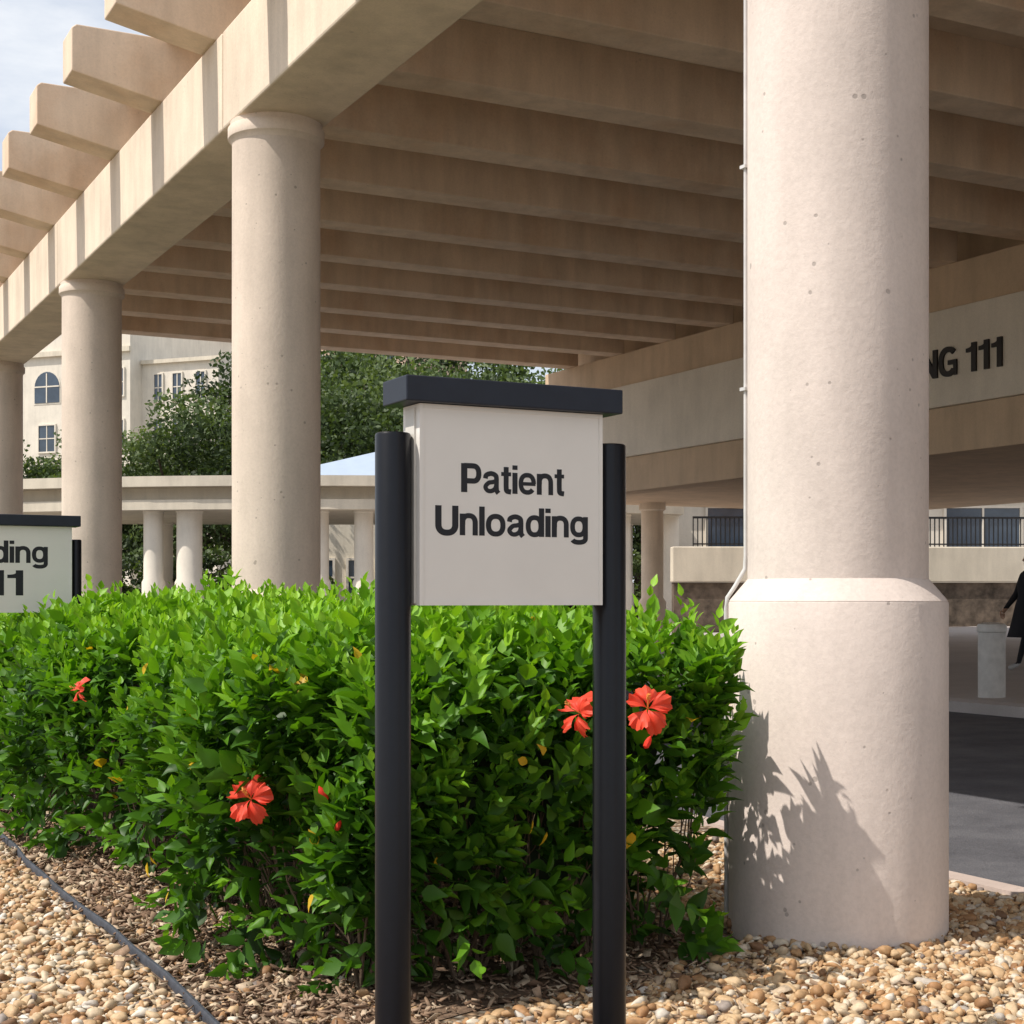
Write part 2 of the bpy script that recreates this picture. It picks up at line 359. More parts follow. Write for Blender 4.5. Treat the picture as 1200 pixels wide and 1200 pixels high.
g=G(); r=.406
pts=[(dx*r,dy*r,5.5),(dx*r,dy*r,1.70),(dx*(r+.004),dy*(r+.004),1.64),(dx*(r+.05),dy*(r+.05),1.56),(dx*(r+.084),dy*(r+.084),1.51),(dx*(r+.089),dy*(r+.089),1.46),(dx*(r+.088),dy*(r+.088),.02)]
g.tube(pts,.010,10); g.obj('conduit',M_pipe,c0,smooth=True)
for z in (3.46,2.45,4.6):
    g=G(); g.box(dx*r-.02,dx*r+.02,dy*r-.02,dy*r+.02,z,z+.015); g.obj('conduit_clamp',M_pipe,c0)
SEG=[-11,-7.87+.35,.35,7.87+.35,15.74+.35,23.61+.35,25.6]
for a,b in zip(SEG[:-1],SEG[1:]):
    g=G(); g.box(-.40,.40,a+.012,b-.012,5.8,6.7); g.obj('edge_beam',M_beam,can,bevel=.02)
    if b<25:
        g=G(); g.box(-.36,.36,b-.02,b+.02,5.84,6.68); g.obj('beam_joint',M_brown,can)
jm=None
for k in range(-5,13):
    t=k*1.9675+.80
    if jm is None:
        g=G(); g.prism([(12.45,6.7),(12.45,7.36),(-1.27,7.36),(-1.32,7.32),(-1.32,6.88),(-.42,6.702)],-.23,.23)
        jm=g.obj('joist',M_joist,can,(0,t,0),bevel=.012)
    else:
        o=jm.copy(); o.location=(0,t,0); COL.objects.link(o)
g=G(); g.box(-.36,13.3,-11,25.5,7.33,7.58); g.obj('roof_slab',M_ceil,can)
# ------------------------------------------------------------ entrance building with fascia
bl=root('entrance_building','tan stucco entrance building with a lettered fascia band','building',W(0,0),ANG)
g=G(); g.box(12.38,13.0,-11,25.6,6.0,6.698); g.obj('upper_band',M_brown,bl,bevel=.01)
g=G(); g.box(12.32,13.0,-11,25.62,4.5,5.997); g.obj('fascia_panel',M_panel,bl,bevel=.01)
g=G(); g.box(12.40,13.0,-11,25.6,3.78,4.497); g.obj('lower_band',M_brown,bl,bevel=.01)
g=G(); g.box(13.003,24,-11,27.5,3.9,4.6); g.obj('soffit',M_brown,bl)
g=G(); g.box(13.003,24,-11,25.55,4.603,7.325); g.obj('wall',M_brown,bl)
text_mesh('lettering','BUILDING 111',3.55,.44,M_letter,bl,(12.318,11.30,4.95),(math.pi/2,0,-math.pi/2),.03,'RIGHT',.09)
for (D,t) in ((16.0,26.7),(21,26.7)):
    e=bpy.data.objects.new('column',None); link(e,bl,(D,t,0))
    g=G(); g.lathe([(.34,.2),(.34,1.45),(.275,1.55),(.275,3.7),(.33,3.74),(.33,3.9)],n=32); g.obj('column_shaft',M_beam,e,smooth=True)

# ------------------------------------------------------------ signs
def sign(X,Y,wid,texts,label,dz=0,pr=.0525):
    r=root('direction_sign',label,'sign',(X,Y,dz),ANG,'directional signs in the hedge bed')
    h=wid/2+pr+.0065
    for sx in (-1,1):
        g=G(); g.lathe([(pr,-.3),(pr,1.978),(pr-.0025,1.984),(pr-.0065,1.986)],n=40); g.obj('post',M_post,r,(sx*(h),0,0),smooth=True)
    g=G(); T=.062
    hw=wid/2
    g.box(-hw,hw,-T+.006,T,1.484,2.07,0)
    f=.012
    g.box(-hw,-hw+f,-T+.003,-T+.0055,1.484,2.07,0); g.box(hw-f,hw,-T+.003,-T+.0055,1.484,2.07,0)
    g.box(-hw+f+.0005,hw-f-.0005,-T+.003,-T+.0055,1.484,1.484+f,0); g.box(-hw+f+.0005,hw-f-.0005,-T+.003,-T+.0055,2.07-f,2.07,0)
    p=g.obj('panel',M_sign,r)
    for a,b in ((-hw-.006,-hw-.0005),(hw+.0005,hw+.006)):
        g=G(); g.box(a,b,-T+.03,T-.03,1.49,2.06); g.obj('side_rail',M_signside,r)
    g=G(); g.box(-hw-.055,hw+.055,-T-.028,T+.028,2.072,2.146); g.obj('cap',M_cap,r,bevel=.004)
    for body,w,hh,z in texts:
        text_mesh('lettering',body,w,hh,M_ink,p,(0,-T+.0058,z),(math.pi/2,0,0),.0006,'CENTER')
    return r
sign(-.021,4.615,.614,[('Patient',.345,.085,1.817),('Unloading',.512,.086,1.690)],'off-white patient unloading sign between two black posts')
sign(-3.49,10.30,1.0,[('Building',.68,.15,1.82),('111',.36,.17,1.60)],'wider off-white sign with black lettering standing in the hedge',-.07,.035)

# ------------------------------------------------------------ hedge
hedge=root('hibiscus_hedge','dense green hibiscus hedge with a few red flowers','hedge',(0,0,0))
DL,DR,T0,T1,Z0,Z1=-2.62,-.70,-.38,25.5,.02,1.21
SH=.06
def env(D,t,z):
    D=np.asarray(D);t=np.asarray(t);z=np.asarray(z)
    k=np.clip((z-.05)/1.2,0,1)
    lump=.10*np.sin(2.1*t+1.3*D)+.08*np.sin(5.3*t-2*D+3*z)+.08*np.sin(4.1*D+3.7*t+2*z)
    z2=z*(1+.052*(D-DL))+ .03*np.sin(3.1*t+2*D)*k+.035*np.sin(7*t+5*D)*k+.05*k*np.exp(-((t-4.6)/1.4)**2)*np.exp(-((D-DL)/.9)**2)
    D2=D+lump*np.where(D<-1.55,1,-.15)-np.where(D<-1.55,.20*np.exp(-((t-4.8)/2.0)**2),0)
    t2=t+np.where(t<3,(SH*(D-DL))*(1-np.clip(t/3,0,1)),0)+np.where(t<.3,lump*.9,0)
    D2=D2+np.where(D<-1.55,.16*(1-k)**1.3,0); t2=t2+np.where(t<.5,.06*(1-k)**1.3,0)
    X,Y=toworld(D2,t2); return np.stack([X,Y,z2],-1)
R=.32
lo=np.array([DL,T0,Z0]);hi=np.array([DR,T1,Z1])
def sample(n,ta,tb,faces):
    out=[];nor=[]
    areas=[]
    for ax,s in faces:
        if ax==0: areas.append((tb-ta)*(Z1-Z0))
        elif ax==2: areas.append((tb-ta)*(DR-DL))
        else: areas.append((DR-DL)*(Z1-Z0))
    for (ax,s),a in zip(faces,areas):
        m=int(n*a); p=np.stack([rng.uniform(DL,DR,m),rng.uniform(ta,tb,m),rng.uniform(Z0,Z1,m)],1)
        p[:,ax]=(hi if s>0 else lo)[ax]
        l2=lo+R; l2[2]=Z0+.1; q=np.clip(p,l2,hi-R)
        d=p-q; d/=np.maximum(np.linalg.norm(d,axis=1,keepdims=True),1e-6)
        o_=q+d*R; o_[:,2]=np.where(p[:,2]<Z0+.1,p[:,2],o_[:,2]); out.append(o_); nor.append(d)
    return np.concatenate(out),np.concatenate(nor)
LV=np.array([(0,0,0),(-.27,.20,.05),(-.31,.42,.05),(-.15,.74,.0),(0,1.0,-.10),(.15,.74,.0),(.31,.42,.05),(.27,.20,.05),(0,.25,-.03),(0,.50,-.04),(0,.78,-.05)],float)
LF=np.array([(0,8,1),(8,9,2),(8,2,1),(9,10,3),(9,3,2),(10,4,3),(0,7,8),(8,7,6),(8,6,9),(9,6,5),(9,5,10),(10,5,4)])
def leaves(base,dirv,up,size,tone):
    n=len(base); y=dirv/np.linalg.norm(dirv,axis=1,keepdims=True)
    x=np.cross(y,up); x/=np.maximum(np.linalg.norm(x,axis=1,keepdims=True),1e-6); z=np.cross(x,y)
    cu=rng.uniform(.5,2.8,n)
    v=LV[None]*np.stack([size*rng.uniform(.68,1.08,n),size,size*cu],1)[:,None,:]
    V=base[:,None,:]+v[...,0:1]*x[:,None]+v[...,1:2]*y[:,None]+v[...,2:3]*z[:,None]
    Fc=(LF[None]+(np.arange(n)*len(LV))[:,None,None])
    return V.reshape(-1,3),Fc.reshape(-1,3),np.repeat(tone,len(LV))
def shoots(P,Nn,per,L,size):
    n=len(P); ax=Nn*.45+np.array([0,0,1.1])+rng.normal(0,.26,(n,3)); ax/=np.linalg.norm(ax,axis=1,keepdims=True)
    low=P[:,2]<.45
    ax[low]=(Nn[low]*1.0+rng.normal(0,.4,(low.sum(),3))+np.array([0,0,.0])); ax/=np.linalg.norm(ax,axis=1,keepdims=True)
    B=[];Dv=[];U=[];S=[];T=[]
    a=np.cross(ax,np.array([.3,.2,.93])); a/=np.linalg.norm(a,axis=1,keepdims=True); b=np.cross(ax,a)
    ph=rng.uniform(0,6.28,n); ln=L*rng.uniform(.6,1.6,n); out=rng.normal(0,.055,n)+.05*(rng.uniform(0,1,n)<.2); pt=rng.beta(2,2.0,n)
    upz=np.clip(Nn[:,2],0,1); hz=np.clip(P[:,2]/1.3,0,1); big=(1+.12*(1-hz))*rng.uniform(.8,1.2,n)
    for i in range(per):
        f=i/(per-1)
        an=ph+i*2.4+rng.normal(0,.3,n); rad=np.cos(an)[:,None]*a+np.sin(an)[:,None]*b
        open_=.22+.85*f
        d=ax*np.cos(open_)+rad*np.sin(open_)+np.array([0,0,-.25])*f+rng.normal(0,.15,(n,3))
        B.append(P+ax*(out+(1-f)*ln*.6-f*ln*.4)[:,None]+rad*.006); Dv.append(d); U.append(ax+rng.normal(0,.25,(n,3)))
        S.append(size*big*rng.uniform(.7,1.25,n)*(.55+.6*min(1,f*2.0))); T.append(np.clip(.05+.32*pt+.15*upz+.22*hz+(1-f)**1.4*.34-.16*f+rng.normal(0,.07,n),0,.95))  # tone carries painted lit top and shaded base; young tips are paler
    T=np.concatenate(T); yl=rng.uniform(0,1,len(T))<.002; T[yl]=.99
    return leaves(np.concatenate(B),np.concatenate(Dv),np.concatenate(U),np.concatenate(S),T)
def wn(p,n):
    e=.05; q=env(*(p).T); q2=env(*(p+n*e).T); d=q2-q; d/=np.maximum(np.linalg.norm(d,axis=1,keepdims=True),1e-6); return q,d
parts=[]
def addpart(dens,ta,tb,faces,per,L,size):
    p,nn=sample(dens,ta,tb,faces)
    lowk=np.where(nn[:,0]<-.5,.22,.42)
    k=rng.uniform(0,1,len(p))<np.clip(lowk+(p[:,2]-.1)*1.15,lowk*.8,1); p,nn=p[k],nn[k]
    gp=np.sin(6*p[:,1]+3*p[:,2])*np.sin(5.5*p[:,0]+5*p[:,2]+1.3)+rng.normal(0,.25,len(p)); k=(gp>-.45)|(nn[:,2]>.7); p,nn=p[k],nn[k]
    q,d=wn(p,nn); parts.append(shoots(q,d,per,L,size))
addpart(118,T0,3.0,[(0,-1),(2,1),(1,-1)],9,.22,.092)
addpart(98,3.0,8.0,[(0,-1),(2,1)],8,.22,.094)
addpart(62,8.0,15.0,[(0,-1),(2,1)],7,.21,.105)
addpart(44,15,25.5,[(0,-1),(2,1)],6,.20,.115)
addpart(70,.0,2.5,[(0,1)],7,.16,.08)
def inner(dens,ta,tb,faces,depth,size):
    p,nn=sample(dens,ta,tb,faces); m=len(p); p=p-nn*rng.uniform(.06,depth,m)[:,None]
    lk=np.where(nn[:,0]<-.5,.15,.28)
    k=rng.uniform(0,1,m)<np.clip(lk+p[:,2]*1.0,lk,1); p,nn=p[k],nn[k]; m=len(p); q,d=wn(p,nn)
    dv=d+rng.normal(0,.7,(m,3)); parts.append(leaves(q,dv,rng.normal(0,.5,(m,3))+np.array([0,0,1.]),size*rng.uniform(.7,1.2,m),np.clip(rng.normal(.22,.12,m),0,.9)))  # inner leaves toned darker, occlusion shade put into their colour
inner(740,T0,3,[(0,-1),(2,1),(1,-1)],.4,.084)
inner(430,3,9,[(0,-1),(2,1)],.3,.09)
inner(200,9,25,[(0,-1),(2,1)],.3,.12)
ny=16; pY=np.stack([rng.uniform(DL,DL+1.6,ny),np.full(ny,T0-.05),rng.uniform(.2,.9,ny)],1); pY[:8,0]=DL-.05; pY[:8,1]=rng.uniform(T0,2.2,8)
qY,dY=wn(pY,np.where(np.arange(ny)[:,None]<8,np.array([[-1.,0,0]]),np.array([[0,-1.,0]])))
parts.append(leaves(qY+dY*.04,rng.normal(0,.5,(ny,3))+np.array([0,0,-.3]),dY,rng.uniform(.05,.085,ny),np.full(ny,.99)))
off=0;Vs=[];Fs=[];Ts=[]
for v,f,t in parts: Vs.append(v);Fs.append(f+off);Ts.append(t);off+=len(v)
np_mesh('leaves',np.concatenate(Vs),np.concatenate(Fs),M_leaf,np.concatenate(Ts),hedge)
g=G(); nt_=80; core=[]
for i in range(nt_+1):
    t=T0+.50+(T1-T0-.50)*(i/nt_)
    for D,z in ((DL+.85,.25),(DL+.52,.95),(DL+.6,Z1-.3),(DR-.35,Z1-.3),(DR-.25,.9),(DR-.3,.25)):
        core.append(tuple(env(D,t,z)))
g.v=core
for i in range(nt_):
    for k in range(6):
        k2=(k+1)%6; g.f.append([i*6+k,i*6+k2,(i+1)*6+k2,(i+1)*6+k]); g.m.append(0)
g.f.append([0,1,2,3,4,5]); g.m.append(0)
g.obj('shaded_core',M_core,hedge)  # solid core added to block see-through, coloured like deep shade
g=G()
for i in range(79):
    if i<12: D=DL+.32+i*.13; t=.02+random.uniform(-.1,.1)
    else: t=-.05+(i-12)*.19+random.uniform(-.08,.08); D=DL+.30+random.uniform(-.06,.14)
    p0=W(D,t,0)
    for s in range(4):
        a=random.uniform(0,6.28); sp=random.uniform(.10,.25)
        p1=p0+Vector((math.cos(a)*sp*.35,math.sin(a)*sp*.35,.18)); p2=p0+Vector((math.cos(a)*sp*.8,math.sin(a)*sp*.8,.4)); p3=p0+Vector((math.cos(a)*sp,math.sin(a)*sp,.75))
        g.tube([p0,p1,p2,p3],[.009,.006,.004,.002],5)
        for q in (p1,p2):
            a2=random.uniform(0,6.28); g.tube([q,q+Vector((math.cos(a2)*.08,math.sin(a2)*.08,.1)),q+Vector((math.cos(a2)*.12,math.sin(a2)*.12,.24))],[.004,.003,.002],4)
g.obj('stems',M_stem,hedge)
def flower(loc,face,size):
    g=G()
    for k in range(5):
        a0=k*2*math.pi/5+.2+.16*math.sin(k*2.7); nr,na=11,17; b=len(g.v)
        for i in range(nr):
            r=i/(nr-1)
            for j in range(na):
                s=(j/(na-1)-.5)*2; w=.16+.50*math.sin(min(1,r*1.12)*math.pi*.6)
                rr=.05+r*(1-.24*abs(s)**2.2+.045*math.sin(s*11+k*2)+.03*math.sin(s*23))*.93*(1+.16*math.sin(k*2.3)); ang=a0+s*w+.14*r
                z=.60*(rr**.8)-(.50+.40*math.sin(k*1.9))*rr**2.4+.12*math.sin(s*5+k*1.7)*r**2+.09*math.sin(s*12+2*k)*r**3+.05*math.sin(s*21+k)*r**4+.22*s*r
                g.v.append((rr*math.cos(ang)*size/2,rr*math.sin(ang)*size/2,z*size/2))
        for i in range(nr-1):
            for j in range(na-1): q=b+i*na+j; g.f.append([q,q+1,q+na+1,q+na]); g.m.append(0)
    g.tube([(0,0,0),(.01*size,.03*size,.3*size),(.03*size,.12*size,.5*size)],[.018*size,.014*size,.012*size],6,1)
    for k in range(26):
        h=random.uniform(.3,.5); a=random.uniform(0,6.28); c=Vector((.03*size*h*2,(.24*h)*size,h*size)); e=c+Vector((math.cos(a),math.sin(a),.3))*.045*size
        g.tube([c,e],[.003*size,.012*size],4,1)
    q=Vector(face).to_track_quat('Z','Y'); o=g.obj('flower',[M_petal,M_stamen],hedge,loc,q.to_euler(),smooth=True)
    me=o.data; at=me.attributes.new('tone','FLOAT','POINT'); at.data.foreach_set('value',[min(1,Vector(v.co).length/size*1.6) for v in me.vertices]); return o
flower((-.980,5.75,.75),(-.35,-1,.35),.185)
flower((.252,5.60,1.084),(-1,-.6,.4),.165)
flower((.508,5.72,1.092),(-.1,-1,.45),.19)
flower((-2.20,7.8,1.04),(-.95,-.5,.1),.12)
def bud(x,y,z,s=.05):
    g=G(); g.lathe([(.001,0),(.22*s,.15*s),(.26*s,.5*s),(.18*s,.85*s),(.02*s,1.1*s)],n=8); g.obj('flower_bud',M_petal,hedge,(x,y,z),(random.uniform(-.4,.4),random.uniform(-.5,.5),0),smooth=True)
bud(-.68,5.6,.76,.06);bud(-.68,5.8,.96,.06);bud(-.64,5.55,.66,.04);bud(.50,5.75,.94,.05)

# ------------------------------------------------------------ trees
def tree(name,H,crown_r,crown_z,seed,nc=75,per=300,leaf=.23,tr=1.0):
    rr=np.random.default_rng(seed); rn=random.Random(seed)
    e=bpy.data.objects.new(name,None); link(e)
    g=G(); tp=[(0,0,-.1),(.1,0,H*.18),(-.1,.1,H*.36),(0,0,H*.6)]; g.tube(tp,[.38*tr,.3*tr,.26*tr,.12*tr],10)
    cs=[]
    for i in range(nc):
        while True:
            p=rr.uniform(-1,1,3)
            if .25<np.linalg.norm(p)<1 and p[2]>-.65: break
        cs.append(p*np.array([crown_r,crown_r,(H-crown_z)*.55])+np.array([0,0,crown_z+(H-crown_z)*.42]))
    for c in cs[:16]:
        s=Vector((0,0,H*rn.uniform(.25,.5))); m=s.lerp(Vector(c),.5)+Vector((0,0,-.3*tr)); g.tube([s,m,Vector(c)],[.14*tr,.09*tr,.03*tr],6)
    g.obj('trunk',M_bark,e,smooth=True)
    V=[];T=[]
    for c in cs:
        rad=rr.uniform(.7,1.25)*crown_r*.23; n=per
        p=rr.normal(0,1,(n,3)); p/=np.linalg.norm(p,axis=1,keepdims=True); p*=(rr.uniform(0,1,(n,1))**.4)*rad*np.array([1.2,1.2,.7])
        ctr=c+p; a=rr.normal(0,1,(n,3)); a/=np.linalg.norm(a,axis=1,keepdims=True); b=np.cross(a,rr.normal(0,1,(n,3))); b/=np.linalg.norm(b,axis=1,keepdims=True)
        s=leaf*rr.uniform(.5,1.2,(n,1)); q=np.stack([ctr-a*s*.5,ctr+b*s*.3,ctr+a*s*.5,ctr-b*s*.3],1); V.append(q.reshape(-1,3))
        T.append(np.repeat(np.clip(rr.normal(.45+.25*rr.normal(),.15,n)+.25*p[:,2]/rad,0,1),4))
    V=np.concatenate(V); n=len(V)//4
    np_mesh('crown' if tr>.5 else 'foliage',V,np.arange(n*4).reshape(n,4),M_tree,np.concatenate(T),e)
    return e
def place(protos,spots,label,cat,group):
    used=set()
    for i,(x,y,k,s) in enumerate(spots):
        if k not in used: e=protos[k]; used.add(k)
        else:
            src=protos[k]; e=src.copy(); COL.objects.link(e)
            for c in src.children:
                cc=c.copy(); cc.parent=e; COL.objects.link(cc)
        e.location=(x,y,0); e.rotation_euler=(0,0,i*1.3); e.scale=(s,s,s); tag(e,label,cat,group)
place([tree('oak_tree',10.5,4.6,3.0,11),tree('oak_tree',9.6,5.2,2.6,12),tree('oak_tree',11.2,4.2,3.2,13)],
 [(-17.5,66,0,.88),(-13.8,64,1,.98),(-9.8,62,0,1.10),(-21.5,62,1,.90),(-5.8,66,1,1.27),(-2.2,70,2,1.17),(2.2,70,0,1.22),(-26,68,2,.84),(-10.5,74,2,1.08),(-7.9,70,2,1.16),(-3.4,64,1,1.18),(-.3,66,1,1.22),(6,72,1,.9),(-6.5,78,2,1.3)],
 'broad leafy oak tree behind the walkway roof','tree','oak trees behind the covered walkway')
place([tree('shrub',3.4,1.7,.3,21,34,170,.16,.15),tree('shrub',2.9,1.9,.2,22,34,170,.16,.15)],
 [(-15.2,53,0,1.0),(-12.6,51.5,1,1.0),(-11.2,50.9,0,.9),(-10,54,1,1.2),(-8.2,55,0,1.15),(-2.6,57,0,1.1),(0,56,1,1.25),(2.3,55,0,1.2),(4.4,54,1,1.15),(-13.5,56,1,1.2),(-17.4,55,0,1.1)],
 'leafy green shrub behind the covered walkway','shrub','shrubs behind the covered walkway')

# ------------------------------------------------------------ covered walkway (front edge gently bowed)
wk=root('covered_walkway','low cream covered walkway with round white columns','walkway',(0,45,0),math.radians(2))
def bowed(x0,x1,y0,y1,sag,inset):
    n=16; fr=[]
    for i in range(n+1):
        u=i/n; x=x0+inset+(x1-x0-2*inset)*u; fr.append((x,y0+inset-sag*4*u*(1-u)))
    return fr+[(x1-inset,y1-inset),(x0+inset,y1-inset)]
g=G(); g.slab(bowed(-15.5,5.2,-.4,6.5,2.2,0),4.66,4.95); g.obj('roof',M_cream,wk)
g=G(); g.slab(bowed(-15.5,5.2,-.4,6.5,2.2,.45),4.30,4.657); g.obj('fascia',M_walkfascia,wk)
g=G(); g.slab(bowed(-15.5,5.2,-.4,6.5,2.2,.15),4.02,4.297); g.obj('lower_fascia',M_cream,wk)
def bow(x): u=(x+15.5)/20.7; return -.4-2.2*4*u*(1-u)+.9
for x,y,rad in [(x,bow(x),rd) for x,rd in ((-10.25,.28),(-9.2,.36),(-5.5,.27),(-4.25,.27),(-12.6,.28),(3.2,.28),(4.7,.28))]+[(-11.2,5.4,.28),(-7.4,5.4,.28),(-3.5,5.4,.28),(0,5.4,.28),(3.9,5.4,.28)]:
    g=G(); g.lathe([(rad+.05,0),(rad+.05,2.0),(rad,2.1),(rad,3.95),(rad+.025,3.97),(rad+.025,4.017)],n=28); g.obj('column',M_white,wk,(x,y,0),smooth=True)
def window(parent,x,z,w,h,y=-.01,arch=False):
    e=G(); f=.09
    if not arch:
        e.box(x-w/2,x+w/2,y-.03,y+.02,z,z+h,0)
        e.box(x-w/2-f,x-w/2,y-.09,y+.02,z-f,z+h+f,1); e.box(x+w/2,x+w/2+f,y-.09,y+.02,z-f,z+h+f,1)
        e.box(x-w/2,x+w/2,y-.09,y+.02,z-f,z,1); e.box(x-w/2,x+w/2,y-.09,y+.02,z+h,z+h+f,1)
        e.box(x-.03,x+.03,y-.06,y-.031,z,z+h,1); e.box(x-w/2,x-.031,y-.06,y-.031,z+h*.5-.03,z+h*.5+.03,1); e.box(x+.031,x+w/2,y-.06,y-.031,z+h*.5-.03,z+h*.5+.03,1)
    else:
        pr=[(x-w/2,z),(x+w/2,z)]+[(x+w/2*math.cos(a),z+h-w/2+w/2*math.sin(a)) for a in [i*math.pi/12 for i in range(13)]]
        pb=[(x-w/2-f,z-f),(x+w/2+f,z-f)]+[(x+(w/2+f)*math.cos(a),z+h-w/2+(w/2+f)*math.sin(a)) for a in [i*math.pi/12 for i in range(13)]]
        e.prism(pb,y-.02,y+.02,1); e.prism(pr,y-.05,y-.022,0)
        e.box(x-.04,x+.04,y-.08,y-.052,z,z+h-.1,1); e.box(x-w/2,x-.042,y-.08,y-.052,z+h*.5,z+h*.5+.08,1); e.box(x+.042,x+w/2,y-.08,y-.052,z+h*.5,z+h*.5+.08,1)
    return e.obj('window',[M_glass,M_white],parent)
lb=root('low_building','low tan building with small dark windows behind the walkway','building',(0,58,0),0)
g=G(); g.box(-9.2,-4.0,0,5,0,4.4); g.obj('wall',M_cream,lb)
for x in (-8.3,-7.1,-5.9,-4.8): window(lb,x,1.7,.6,1.3)
pv=root('pavilion','small pavilion with a pale blue metal hip roof','pavilion',(-3.6,62,0),0)
g=G(); g.v=[(-4.8,-2.2,6.1),(4.8,-2.2,6.1),(4.8,2.2,6.1),(-4.8,2.2,6.1),(-.2,0,7.4),(2,0,7.4)]; g.f=[[0,1,5,4],[1,2,5],[2,3,4,5],[3,0,4],[3,2,1,0]]; g.m=[0]*5; g.obj('roof',M_metalroof,pv,(-.2,-9,-.6))
for x in (-4.3,4.3):
    for y in (-10.6,-7.4):
        g=G(); g.lathe([(.16,0),(.16,5.5)],n=16); g.obj('pavilion_post',M_cream,pv,(x-.2,y,0),smooth=True)
b1=root('mission_style_building','cream mission style building with arched window and small dark windows','building',(-24,92,0),math.radians(-22))
g=G(); g.box(-9.5,1.2,0,12,0,19.0); g.box(1.203,6.6,1.2,12,0,16.0); g.obj('wall',M_white,b1)
g=G(); g.prism([(-9.9,19.0),(1.6,19.0),(-.5,19.5),(-7,19.5)],-.5,12.4); g.obj('roof',M_tile,b1)
g=G(); g.box(1.25,6.9,.95,1.197,15.75,15.98); g.obj('cornice',M_cream,b1)
g=G(); g.box(-9.7,1.3,-.25,-.003,16.4,16.7); g.obj('cornice',M_cream,b1)
window(b1,-4.9,13.6,1.85,1.9,-.01,True); window(b1,.45,13.8,.6,1.6); window(b1,-7.6,13.7,1.0,1.6); window(b1,-1.6,13.8,.6,1.5)
window(b1,2.4,13.5,.55,1.6,1.19); window(b1,3.75,13.5,.6,1.6,1.19); window(b1,5.4,13.5,.6,1.6,1.19)
window(b1,2.4,10.9,.55,1.5,1.19); window(b1,3.75,10.9,.6,1.5,1.19); window(b1,5.4,10.9,.6,1.5,1.19)
window(b1,-1.6,10.8,.7,1.6); window(b1,.45,10.8,.6,1.5); window(b1,-4.9,10.6,1.2,1.6)
b2=root('arched_window_building','tan and terracotta building with arched windows','building',(-17,112,0),math.radians(-20))
g=G(); g.box(-9,10,0,12,0,22.4); g.obj('wall',M_terra,b2)
g=G(); g.box(-9.2,10.2,-.2,12.2,22.403,23.0); g.obj('cornice',M_tile,b2)
g=G(); g.box(-9.1,10.1,-.12,-.003,19.9,20.2); g.obj('string_course',M_tile,b2)
for x in (-6.5,-4,-1.5,1,3.4,5.2,6.9,8.6): window(b2,x,16.6,1.2,2.6,-.01,True)

rw=root('retaining_wall','long cream retaining wall on a dark stone base','wall',(4.5,43,0),math.radians(2))
g=G(); g.box(0.05,26,0,.4,.0,1.99); g.obj('stone_base',M_stone,rw)
g=G(); g.box(0,26,-.12,.35,2.0,3.0); g.obj('wall_band',M_cream,rw,bevel=.03)
rl=root('railing','black metal railing with thin upright bars','railing',(4.5,43.1,3.0),math.radians(2))
g=G(); g.box(.6,26,-.03,.03,.80,.86); g.obj('rail',M_black,rl)
g=G(); g.box(.6,26,-.02,.02,.06,.10); g.obj('rail',M_black,rl)
g=G()
for i in range(195): g.box(.6+i*.13,.6+i*.13+.03,-.014,.014,.0,.80)
o=g.obj('bars',M_black,rl); o['kind']='stuff'
hb=root('white_building','pale white building with large windows beyond the railing','building',(5.2,50,0),0)
g=G(); g.box(0,34,0,8,0,9); g.obj('wall',M_white,hb)
g=G(); g.box(-.2,34,-.3,-.003,4.9,5.2); g.obj('cornice',M_cream,hb)
for i in range(7):
    y=1.2+i*3.9; g=G(); g.box(y,y+2.4,-.04,-.003,2.9,4.5,0)
    g.box(y-.08,y,-.09,-.003,2.82,4.58,1); g.box(y+2.4,y+2.48,-.09,-.003,2.82,4.58,1); g.box(y+.002,y+2.398,-.09,-.003,4.502,4.58,1); g.box(y+1.17,y+1.23,-.09,-.045,2.9,4.5,1)
    g.obj('window',[M_glass,M_white],hb)

bn=root('litter_bin','white round litter bin with a lipped lid on the pavement','bin',(5.92,18.85,.30),0)
g=G(); g.lathe([(.155,-.05),(.165,.0),(.165,.80)],n=32); g.obj('body',M_bin,bn,smooth=True)
g=G(); g.lathe([(.168,.80),(.18,.81),(.18,.87),(.165,.90),(.10,.92)],n=32); g.obj('lid',M_bin,bn,smooth=True)

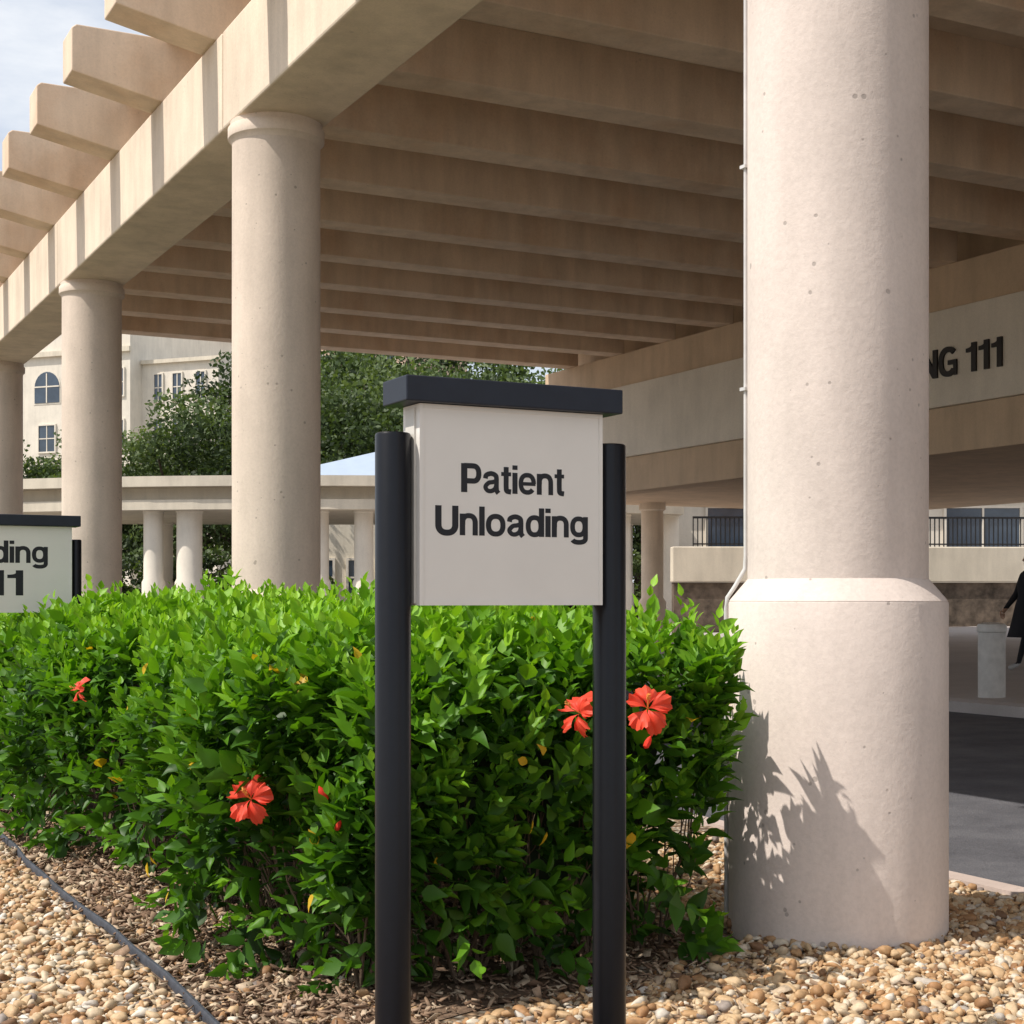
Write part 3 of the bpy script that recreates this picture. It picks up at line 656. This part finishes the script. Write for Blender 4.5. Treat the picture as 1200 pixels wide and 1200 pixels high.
# ------------------------------------------------------------ person
def person(loc,rz,sc=1.0):
    e=root('person','person in a long black coat walking on the pavement','person',loc,rz)
    J={}; E=[]; Rr=[]; V=[]
    def j(n,p,r,par=None):
        J[n]=len(V); V.append(p); Rr.append(r)
        if par is not None: E.append((J[par],J[n]))
    j('pel',(0,0,.93),(.15,.11)); j('waist',(0,0,1.08),(.135,.10),'pel'); j('chest',(0,-.01,1.28),(.16,.115),'waist'); j('up',(0,0,1.40),(.13,.09),'chest')
    j('neck',(0,0,1.47),(.055,.055),'up'); j('jaw',(0,-.015,1.535),(.065,.07),'neck'); j('head',(0,-.01,1.62),(.078,.095),'jaw'); j('top',(0,0,1.69),(.055,.065),'head')
    for s,nm,sw in ((-1,'l',.22),(1,'r',-.22)):
        j('sh'+nm,(s*.17,0,1.39),(.06,.06),'up'); j('el'+nm,(s*.255,-sw*.35+.03,1.12),(.055,.055),'sh'+nm); j('wr'+nm,(s*.275,-sw*.9-.04,.89),(.032,.028),'el'+nm); j('ha'+nm,(s*.275,-sw*.95-.07,.84),(.035,.018),'wr'+nm)
        j('hip'+nm,(s*.09,0,.88),(.085,.09),'pel'); j('kn'+nm,(s*.09,sw*.5-.03,.49),(.055,.06),'hip'+nm); j('an'+nm,(s*.09,sw*1.25+.02,.09),(.036,.04),'kn'+nm); j('to'+nm,(s*.1,sw*1.25-.15,.035),(.04,.03),'an'+nm)
    me=bpy.data.meshes.new('body'); me.from_pydata(V,E,[]); o=bpy.data.objects.new('body',me); link(o,e)
    o.modifiers.new('skin','SKIN')
    for i,r in enumerate(Rr): me.skin_vertices[0].data[i].radius=r
    me.skin_vertices[0].data[0].use_root=True
    ss=o.modifiers.new('sub','SUBSURF'); ss.levels=2; ss.render_levels=2
    bpy.context.view_layer.update(); dg=bpy.context.evaluated_depsgraph_get(); m2=bpy.data.meshes.new_from_object(o.evaluated_get(dg)); o.modifiers.clear(); o.data=m2; m2.name='body'
    for m in (M_cloth,M_skin,M_shoe): m2.materials.append(m)
    for p in m2.polygons:
        c=p.center; p.use_smooth=True
        p.material_index=1 if (c.z>1.46 or (abs(c.x)>.21 and c.z<.90)) else (2 if c.z<.1 else 0)
    g=G()
    for i in range(9):
        a=i/8*math.pi*.62
        for k in range(16): t=2*math.pi*k/16; g.v.append((.088*math.sin(a)*math.cos(t),.012+.103*math.sin(a)*math.sin(t),1.635+.115*math.cos(a)-(.06 if math.sin(t)>.1 and i>5 else 0)))
    for i in range(8):
        for k in range(16): k2=(k+1)%16; g.f.append([i*16+k,i*16+k2,(i+1)*16+k2,(i+1)*16+k]); g.m.append(0)
    g.obj('hair',M_hair,e,smooth=True)
    g=G(); prof=[(1.44,.10,.08),(1.40,.20,.115),(1.25,.22,.16),(1.08,.20,.15),(.93,.23,.20),(.7,.25,.26),(.48,.28,.33)]
    for z,a,b_ in prof:
        for k in range(28): t=2*math.pi*k/28; w=1+.05*math.sin(5*t)*(1.4-z); g.v.append((a*w*math.cos(t),b_*w*math.sin(t),z))
    for i in range(len(prof)-1):
        for k in range(28): k2=(k+1)%28; g.f.append([i*28+k,i*28+k2,(i+1)*28+k2,(i+1)*28+k]); g.m.append(0)
    g.obj('coat',M_cloth,e,smooth=True)
    for s,sw in ((-1,.22),(1,-.22)):
        g=G(); hx,hy=s*.275,-sw*.95-.07
        for k in range(4): y=hy-.03+k*.02; L=(.07,.08,.085,.065)[k]; g.tube([(hx,y,.825),(hx-s*.004,y-.006,.825-L*.5),(hx-s*.018,y-.008,.825-L)],[.009,.008,.006],6)
        g.tube([(hx,hy-.03,.86),(hx-s*.02,hy-.05,.835),(hx-s*.025,hy-.055,.80)],[.011,.009,.007],6); g.obj('hand',M_skin,e,smooth=True)
    g=G()
    for s in (-1,1): g.lathe([(.001,0),(.008,.003),(.001,.012)],s*.03,-.098,8,0,1.62)
    g.tube([(0,-.095,1.64),(0,-.118,1.60),(0,-.10,1.59)],[.008,.014,.008],6,1); g.box(-.022,.022,-.093,-.088,1.553,1.563,1)
    g.obj('face',[M_black,M_skin],e)
    e.scale=(sc,sc,sc)
    return e
person((8.14,24.0,.40),math.radians(-75),1.07)

# ------------------------------------------------------------ world, sun, camera
REL=math.radians(6)   # sun direction turned from -u toward +e
eu=Vector((ux,uy,0)); ee=Vector((-uy,ux,0))
s=(-eu*math.cos(REL)+ee*math.sin(REL)).normalized(); EL=math.radians(54)
sd=Vector((s.x*math.cos(EL),s.y*math.cos(EL),math.sin(EL)))
w=bpy.data.worlds.new('World'); scene.world=w; w.use_nodes=True; nt=w.node_tree; bg=nt.nodes['Background']
sky=nt.nodes.new('ShaderNodeTexSky'); sky.sky_type='NISHITA'; sky.sun_disc=False; sky.sun_elevation=EL; sky.sun_rotation=math.atan2(s.x,s.y); sky.air_density=1.0; sky.dust_density=1.5
tc=nt.nodes.new('ShaderNodeTexCoord'); nz=N(nt,'ShaderNodeTexNoise',Scale=2.6,Detail=7.0,Roughness=.6); mp=nt.nodes.new('ShaderNodeMapping'); mp.inputs['Scale'].default_value=(1,1,3.0)
nt.links.new(tc.outputs['Generated'],mp.inputs[0]); nt.links.new(mp.outputs[0],nz.inputs['Vector'])
cf=ramp(nt,nz.outputs[0],[(.32,.2),(.58,.9)])
mx=nt.nodes.new('ShaderNodeMix'); mx.data_type='RGBA'; nt.links.new(cf,mx.inputs[0]); nt.links.new(sky.outputs[0],mx.inputs[6]); mx.inputs[7].default_value=(6.4,6.6,6.9,1)
nt.links.new(mx.outputs[2],bg.inputs[0]); bg.inputs[1].default_value=.15
L=bpy.data.lights.new('sun','SUN'); L.energy=4.7; L.angle=math.radians(.53); L.color=(1,.93,.84)
lo_=bpy.data.objects.new('sun',L); COL.objects.link(lo_); lo_.rotation_euler=sd.to_track_quat('Z','Y').to_euler(); lo_.location=(-20,-10,40)
cam=bpy.data.cameras.new('camera'); cam.sensor_width=36; cam.lens=F/1200*36; cam.shift_y=(HOR-600)/1200; cam.clip_end=3000; cam.clip_start=.05
co=bpy.data.objects.new('camera',cam); COL.objects.link(co); co.location=(0,0,CH); co.rotation_euler=(math.pi/2,0,0); scene.camera=co
scene.view_settings.view_transform='Standard'; scene.view_settings.look='None'; scene.view_settings.exposure=0
